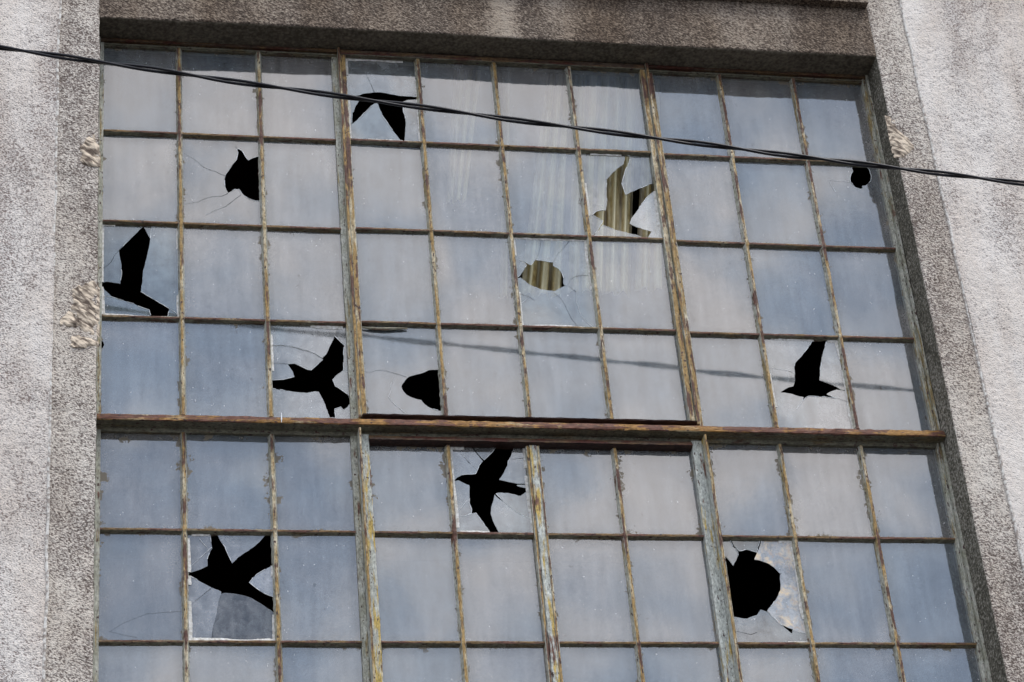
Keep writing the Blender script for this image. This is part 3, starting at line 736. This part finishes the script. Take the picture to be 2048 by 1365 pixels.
class MeshB:
    def __init__(s):
        s.V = []; s.F = []; s.mi = []; s.tone = []
    def face(s, vs, mi, tone=0.0):
        b = len(s.V)
        s.V += [tuple(map(float, v)) for v in vs]
        s.F.append(tuple(range(b, b + len(vs)))); s.mi.append(mi); s.tone.append(tone)
    def build(s, name, mats, parent, label, c, x0, z0, W, H, rotx=0, rotz=0):
        me = bpy.data.meshes.new(name)
        me.from_pydata([(v[0] - c[0], v[1] - c[1], v[2] - c[2]) for v in s.V], [], s.F)
        for mm in mats:
            me.materials.append(mm)
        me.polygons.foreach_set('material_index', s.mi)
        at_ = me.attributes.new('tone', 'FLOAT', 'FACE'); at_.data.foreach_set('value', s.tone)
        a2 = me.attributes.new('size', 'FLOAT_VECTOR', 'FACE'); a2.data.foreach_set('vector', [q for _ in s.F for q in (W, H, 0)])
        uv = me.uv_layers.new(name='UVMap')
        fl = []
        for l in me.loops:
            v = s.V[l.vertex_index]
            fl += [v[0] - x0, v[2] - z0]
        uv.data.foreach_set('uv', fl)
        me.update()
        o = link(name, me, parent, label, c)
        o.rotation_euler = (rotx, 0, rotz)
        return o

GT = 0.003
def ribbon(B, L, wd, y, mi, taper=True):
    L = [np.array(p) for p in L]
    n = len(L)
    pts = []
    for i, p in enumerate(L):
        d = L[min(i + 1, n - 1)] - L[max(i - 1, 0)]
        d = d / max(np.hypot(*d), 1e-9)
        nn = np.array([-d[1], d[0]])
        t = i / (n - 1)
        wv = wd * (0.35 + 0.65 * t if taper else 1) * (0.75 + 0.5 * RNG.random())
        pts.append((p + nn * wv / 2, p - nn * wv / 2))
    for i in range(n - 1):
        a, b = pts[i]; c, d = pts[i + 1]
        ym = y - 0.0006
        # low ridge: two faces
        m1 = (L[i][0], ym, L[i][1]); m2 = (L[i + 1][0], ym, L[i + 1][1])
        B.face([(a[0], y, a[1]), m1, m2, (c[0], y, c[1])], mi)
        B.face([m1, (b[0], y, b[1]), (d[0], y, d[1]), m2], mi)

def pane(r, c):
    upper = r <= 4
    low_mid = (not upper) and 4 <= c <= 7
    mid = upper and 4 <= c <= 7
    x0, x1 = XC[c - 1] + 0.006, XC[c] - 0.006
    if c == 1: x0 = 0.008
    if c == 10: x1 = 4.19
    if c == 3: x1 = 1.222 if not upper else 1.232
    if c == 8: x0 = 2.975 if not upper else 2.968
    if c == 4: x0 = 1.282
    if c == 7: x1 = 2.908
    if low_mid and c == 5: x1 = 2.068
    if low_mid and c == 6: x0 = 2.121
    z1, z0 = ZR[r - 1] - 0.005, ZR[r] + 0.005
    if r == 5: z1 = -0.640 if not low_mid else -0.688
    if r == 4: z0 = -0.580 if not mid else -0.556
    W, H = x1 - x0, z1 - z0
    yf = GY
    wp = warp_sash if mid else (lambda p: p)
    yw = wp((0, yf, (z0 + z1) / 2))[1]
    B = MeshB()
    cen = ((x0 + x1) / 2, yw, (z0 + z1) / 2)
    br = BR.get((r, c))
    def P3(x, z, y=None):
        return wp((x, yf if y is None else y, z))
    if not br or not br['holes'] and not br['cracks']:
        B.face([P3(x0, z0), P3(x1, z0), P3(x1, z1), P3(x0, z1)], 0)
        B.face([P3(x0, z1, yf + GT), P3(x1, z1, yf + GT), P3(x1, z0, yf + GT), P3(x0, z0, yf + GT)], 2)
        for a, b in (((x0, z0), (x1, z0)), ((x1, z0), (x1, z1)), ((x1, z1), (x0, z1)), ((x0, z1), (x0, z0))):
            B.face([P3(*a), P3(*a, yf + GT), P3(*b, yf + GT), P3(*b)], 1)
        TL = 0.02 if r == 4 else (0.05 if r == 1 or c == 10 else 0.35)
        o = B.build('glass_pane', [M['glass_low' if r == 5 else 'glass'], M['edge'], M['back']], win, None, cen, x0, z0, W, H,
                    RNG.normal(0, math.radians(TL)), RNG.normal(0, math.radians(TL)))
        return o
    up = lambda L: [at(x, y, yw) for x, y in L]
    holes = [densify(up(h), step=0.014) for h in br['holes']]
    dk = [densify(up(h), False, amp=0.0004) for h in br['cracks']]
    lt = [densify(up(h), False, amp=0.0004) for h in br['light']]
    co = [(x0, z0), (x1, z0), (x1, z1), (x0, z1)]
    ed = [(0, 1), (1, 2), (2, 3), (3, 0)]
    for L, closed in [(h, True) for h in holes] + [(q, False) for q in dk + lt]:
        b = len(co)
        co += L
        ed += [(b + i, b + i + 1) for i in range(len(L) - 1)]
        if closed:
            ed.append((b + len(L) - 1, b))
    ncdt = delaunay_2d_cdt([Vector(p) for p in co], ed, [], 0, 1e-6, True)
    vs, es, fs, ov, oe, of = ncdt
    solid = {}
    for fi, f in enumerate(fs):
        cx = sum(vs[i][0] for i in f) / len(f); cz = sum(vs[i][1] for i in f) / len(f)
        if x0 < cx < x1 and z0 < cz < z1 and not any(pip(cx, cz, h) for h in holes):
            solid[fi] = f
    cons = set()
    for e, src in zip(es, oe):
        if src:
            cons.add((min(e), max(e)))
    e2f = {}
    for fi, f in solid.items():
        for i in range(len(f)):
            a, b = f[i], f[(i + 1) % len(f)]
            e2f.setdefault((min(a, b), max(a, b)), []).append(fi)
    shard = {}
    ns = 0
    for fi in solid:
        if fi in shard: continue
        st = [fi]; shard[fi] = ns
        while st:
            q = st.pop()
            f = solid[q]
            for i in range(len(f)):
                e = (min(f[i], f[(i + 1) % len(f)]), max(f[i], f[(i + 1) % len(f)]))
                if e in cons: continue
                for o2 in e2f.get(e, []):
                    if o2 not in shard:
                        shard[o2] = ns; st.append(o2)
        ns += 1
    tones = [RNG.normal(0, 0.04) for _ in range(ns)]
    rusty = [0] * ns
    tilt = [(RNG.normal(0, 0.0022), RNG.normal(0, 0.0022), RNG.normal(0, 0.0006)) for _ in range(ns)]
    if ns <= 2 and r in (2, 4, 6) and c in (1, 2, 4, 10):
        tilt = [(a * .15, b * .15, c_ * .3) for a, b, c_ in tilt]
    cs = {}
    def locate(px, py):
        x, z = at(px, py, yw)
        for fi, f in solid.items():
            if pip(x, z, [tuple(vs[i]) for i in f]):
                return shard[fi]
    for px, py, t in br['tones']:
        s_ = locate(px, py)
        if s_ is not None: tones[s_] = t * (0.42 if t > 0 else 0.8)
    for px, py in br['rust']:
        s_ = locate(px, py)
        if s_ is not None: rusty[s_] = 1
    def PP(i, s_, dy=0.0):
        x, z = vs[i][0], vs[i][1]
        a, b, c_ = tilt[s_]
        return P3(x, z, yf + dy + a * (x - cen[0]) + b * (z - cen[2]) + c_)
    for fi, f in solid.items():
        s_ = shard[fi]
        B.face([PP(i, s_) for i in f], 5 if rusty[s_] else 0, tones[s_])
        B.face([PP(i, s_, GT) for i in reversed(f)], 2, 0)
        for i in range(len(f)):
            a, b = f[i], f[(i + 1) % len(f)]
            e = (min(a, b), max(a, b))
            nb = [q for q in e2f[e] if q != fi]
            if not nb or shard[nb[0]] != s_:
                B.face([PP(a, s_), PP(a, s_, GT), PP(b, s_, GT), PP(b, s_)], 1)
    inw = lambda p: x0 < p[0] < x1 and z0 < p[1] < z1 
    for L in dk:
        L = [p for p in L if inw(p)]
        if len(L) > 1: ribbon(B, [(p[0], p[1]) for p in L], 0.0017 if br['holes'] else 0.001, yw - 0.0024, 3)
    for L in lt:
        L = [p for p in L if inw(p)]
        if len(L) > 1: ribbon(B, L, 0.0019, yw - 0.0026, 4)
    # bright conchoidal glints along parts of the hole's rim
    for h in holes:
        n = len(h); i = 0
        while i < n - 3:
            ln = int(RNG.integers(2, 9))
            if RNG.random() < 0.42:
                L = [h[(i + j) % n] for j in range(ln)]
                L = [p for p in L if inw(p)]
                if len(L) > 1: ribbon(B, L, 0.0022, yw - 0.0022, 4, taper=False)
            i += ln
    # old putty left round a broken pane
    if (r, c) not in ((2, 2), (4, 4), (2, 10), (4, 1), (6, 1)):
        for (a, b, nx, nz, e0) in (((x0, z0), (x1, z0), 0, 1, .011), ((x1, z0), (x1, z1), -1, 0, .0135), ((x1, z1), (x0, z1), 0, -1, .0125), ((x0, z1), (x0, z0), 1, 0, .0135)):
            n = 60
            prev = None
            for i in range(n + 1):
                t = i / n
                x = a[0] + (b[0] - a[0]) * t; z = a[1] + (b[1] - a[1]) * t
                wv = e0 + 0.002 + max(0, vnoise(np.array([[x * 1.0, r + c, z * 1.0]]), 9)[0] + 0.12) * 0.016 + abs(RNG.normal(0, 0.0009))
                bad = vnoise(np.array([[x, r * 3 + c + 7.7, z]]), 6)[0] < -0.08
                q = None if bad or any(pip(x + nx * .004, z + nz * .004, h) for h in holes) else ((x, z), (x + nx * wv, z + nz * wv))
                if prev and q:
                    y1_, y2_ = yw - 0.006, yw - 0.0015
                    B.face([(prev[0][0], y1_, prev[0][1]), (prev[1][0], y2_, prev[1][1]), (q[1][0], y2_, q[1][1]), (q[0][0], y1_, q[0][1])], 6)
                prev = q
    nm = 'broken_pane' if br['holes'] else 'glass_pane'
    main = M['shard'] if (r, c) not in ((2, 2), (4, 4), (2, 10), (4, 1), (6, 1)) else M['glass']
    return B.build(nm, [main, M['edge'], M['back'], M['crack_dark'], M['crack_light'], M['shard_rust'], M['putty']], win, br['lab'], cen, x0, z0, W, H)

for r in range(1, 9):
    for c in range(1, 11):
        pane(r, c)

# putty bead hanging loose, and a streak of white paint on the transom
def lump(name, pts, rad, mat, parent, label=None, Y=0.0):
    V = []; Fc = []
    n = len(pts)
    for i, (px, py, y) in enumerate(pts):
        x, z = at(px, py, y)
        rr = rad * (0.35 + 0.65 * math.sin(PI * (i + .5) / n)) * (0.8 + 0.4 * random.random())
        for j in range(6):
            a = 2 * PI * j / 6
            V.append((x + 0.15 * rr * math.cos(a), y + rr * math.cos(a) * .8, z + rr * math.sin(a)) if abs(pts[-1][0] - pts[0][0]) > abs(pts[-1][1] - pts[0][1]) else (x + rr * math.cos(a), y + rr * math.sin(a) * .6, z))
    for i in range(n - 1):
        for j in range(6):
            Fc.append((i * 6 + j, i * 6 + (j + 1) % 6, (i + 1) * 6 + (j + 1) % 6, (i + 1) * 6 + j))
    Fc += [tuple(range(6)), tuple((n - 1) * 6 + j for j in reversed(range(6)))]
    me = bpy.data.meshes.new(name); me.from_pydata(V, [], Fc); me.materials.append(mat); me.update()
    return link(name, me, parent, label)
lump('loose_putty', [(723 + i * 11.5, 655 + 3.6 * math.sin(i * .55) * .5 + i * 0.55, -0.018) for i in range(9)], 0.010, M['side_h'], win, 'strip of putty peeling off under a glazing bar')
lump('paint_drip', [(563, 826 + i * 3.2, -0.093) for i in range(7)], 0.0032, M['crack_light'], win, 'short white drip on the transom')
lump('timber_scrap', [(200.5, 527 + i * 4, -0.006) for i in range(7)], 0.007, M['wood'], win, 'small orange sliver of wood beside the bird hole of the leftmost column')

# ------------------------------------------------------------------ pleated sheets hanging behind the glass
def sheet(top, bot, label, Y=0.16, pleats=4, amp=0.021, ph=0.0):
    """top / bot: the sheet's two edges (px, px, py) near its upper and lower end; it hangs from above the window head"""
    a0, a1 = at(top[0], top[2], Y), at(top[1], top[2], Y)
    b0, b1 = at(bot[0], bot[2], Y), at(bot[1], bot[2], Y)
    nx = max(16, pleats * 14); nz = 50
    V = []; Q = []
    zb = (b0[1] + b1[1]) / 2; zt = 1.95
    for side in (0, 1):
        for j in range(nz + 1):
            z = zb + (zt - zb) * j / nz
            l = b0[0] + (a0[0] - b0[0]) * (z - b0[1]) / (a0[1] - b0[1])
            r = b1[0] + (a1[0] - b1[0]) * (z - b1[1]) / (a1[1] - b1[1])
            for i in range(nx + 1):
                t = i / nx
                u = 2 * PI * (t * pleats + ph)
                y = Y + amp * math.sin(u + 0.2 * math.sin(z * 2.1)) + 0.35 * amp * math.sin(2.3 * u + 1.0) + side * 0.0015
                V.append((l + (r - l) * t, y, z + (0.007 * math.sin(u * .7) if j == 0 else 0)))
    o2 = (nx + 1) * (nz + 1)
    for j in range(nz):
        for i in range(nx):
            p = j * (nx + 1) + i
            Q.append((p, p + 1, p + nx + 2, p + nx + 1))
            Q.append((o2 + p, o2 + p + nx + 1, o2 + p + nx + 2, o2 + p + 1))
    for i in range(nx):
        Q.append((i, o2 + i, o2 + i + 1, i + 1))
    for j in range(nz):
        p = j * (nx + 1)
        Q.append((p, p + nx + 1, o2 + p + nx + 1, o2 + p))
        p += nx
        Q.append((p, o2 + p, o2 + p + nx + 1, p + nx + 1))
    c = np.array([(b0[0] + b1[0]) / 2, Y, zb])
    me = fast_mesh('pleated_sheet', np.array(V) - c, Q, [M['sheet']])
    o = link('pleated_sheet', me, None, label, c)
    o['category'] = 'curtain'
    o['group'] = 'pleated sheets hanging behind the middle panes'
    return o
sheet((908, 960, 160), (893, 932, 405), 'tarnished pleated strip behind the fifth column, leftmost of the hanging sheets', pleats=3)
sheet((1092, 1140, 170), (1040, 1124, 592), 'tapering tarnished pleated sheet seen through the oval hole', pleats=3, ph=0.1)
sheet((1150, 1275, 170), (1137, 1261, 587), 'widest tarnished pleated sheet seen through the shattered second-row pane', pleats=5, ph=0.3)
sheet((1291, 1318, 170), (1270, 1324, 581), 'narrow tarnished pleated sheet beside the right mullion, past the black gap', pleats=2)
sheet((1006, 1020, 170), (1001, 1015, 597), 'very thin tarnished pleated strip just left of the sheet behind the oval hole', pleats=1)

# ------------------------------------------------------------------ twisted overhead cable
cab = bpy.data.objects.new('overhead_cable', None)
COL.objects.link(cab)
cab.location = (0, 0, 0)
cab['label'] = 'black twisted overhead cable crossing in front of the window'
cab['category'] = 'cable'
def cable_pt(x):
    return np.array([x, -1.02433562 + 0.01331852 * x, 0.73506197 - 0.09923237 * x + 0.00410068 * (x - 2) ** 2])
def strand(ph, rad, off, pitch=0.86):
    ns = 2200; K = 8
    xs = np.linspace(-12, 16, ns)
    V = np.zeros((ns, K, 3))
    for i, x in enumerate(xs):
        a = 2 * PI * (x + 0.05 * math.sin(x * 1.7)) / pitch + ph
        loose = 1 + 0.18 * math.sin(x * 2.3 + ph)
        c = cable_pt(x) + np.array([0, math.cos(a) * off * loose, math.sin(a) * off * loose])
        for j in range(K):
            b = 2 * PI * j / K
            V[i, j] = c + np.array([0.09 * rad * math.sin(b), rad * math.cos(b), rad * math.sin(b)])
    idx = np.arange(ns * K).reshape(ns, K)
    Q = np.stack([idx[:-1], np.roll(idx, -1, 1)[:-1], np.roll(idx, -1, 1)[1:], idx[1:]], -1).reshape(-1, 4)
    return link('strand', fast_mesh('strand', V.reshape(-1, 3), Q, [M['cable']]), cab)
strand(0.6, 0.0072, 0.0078)
strand(0.6 + PI, 0.0072, 0.0078)
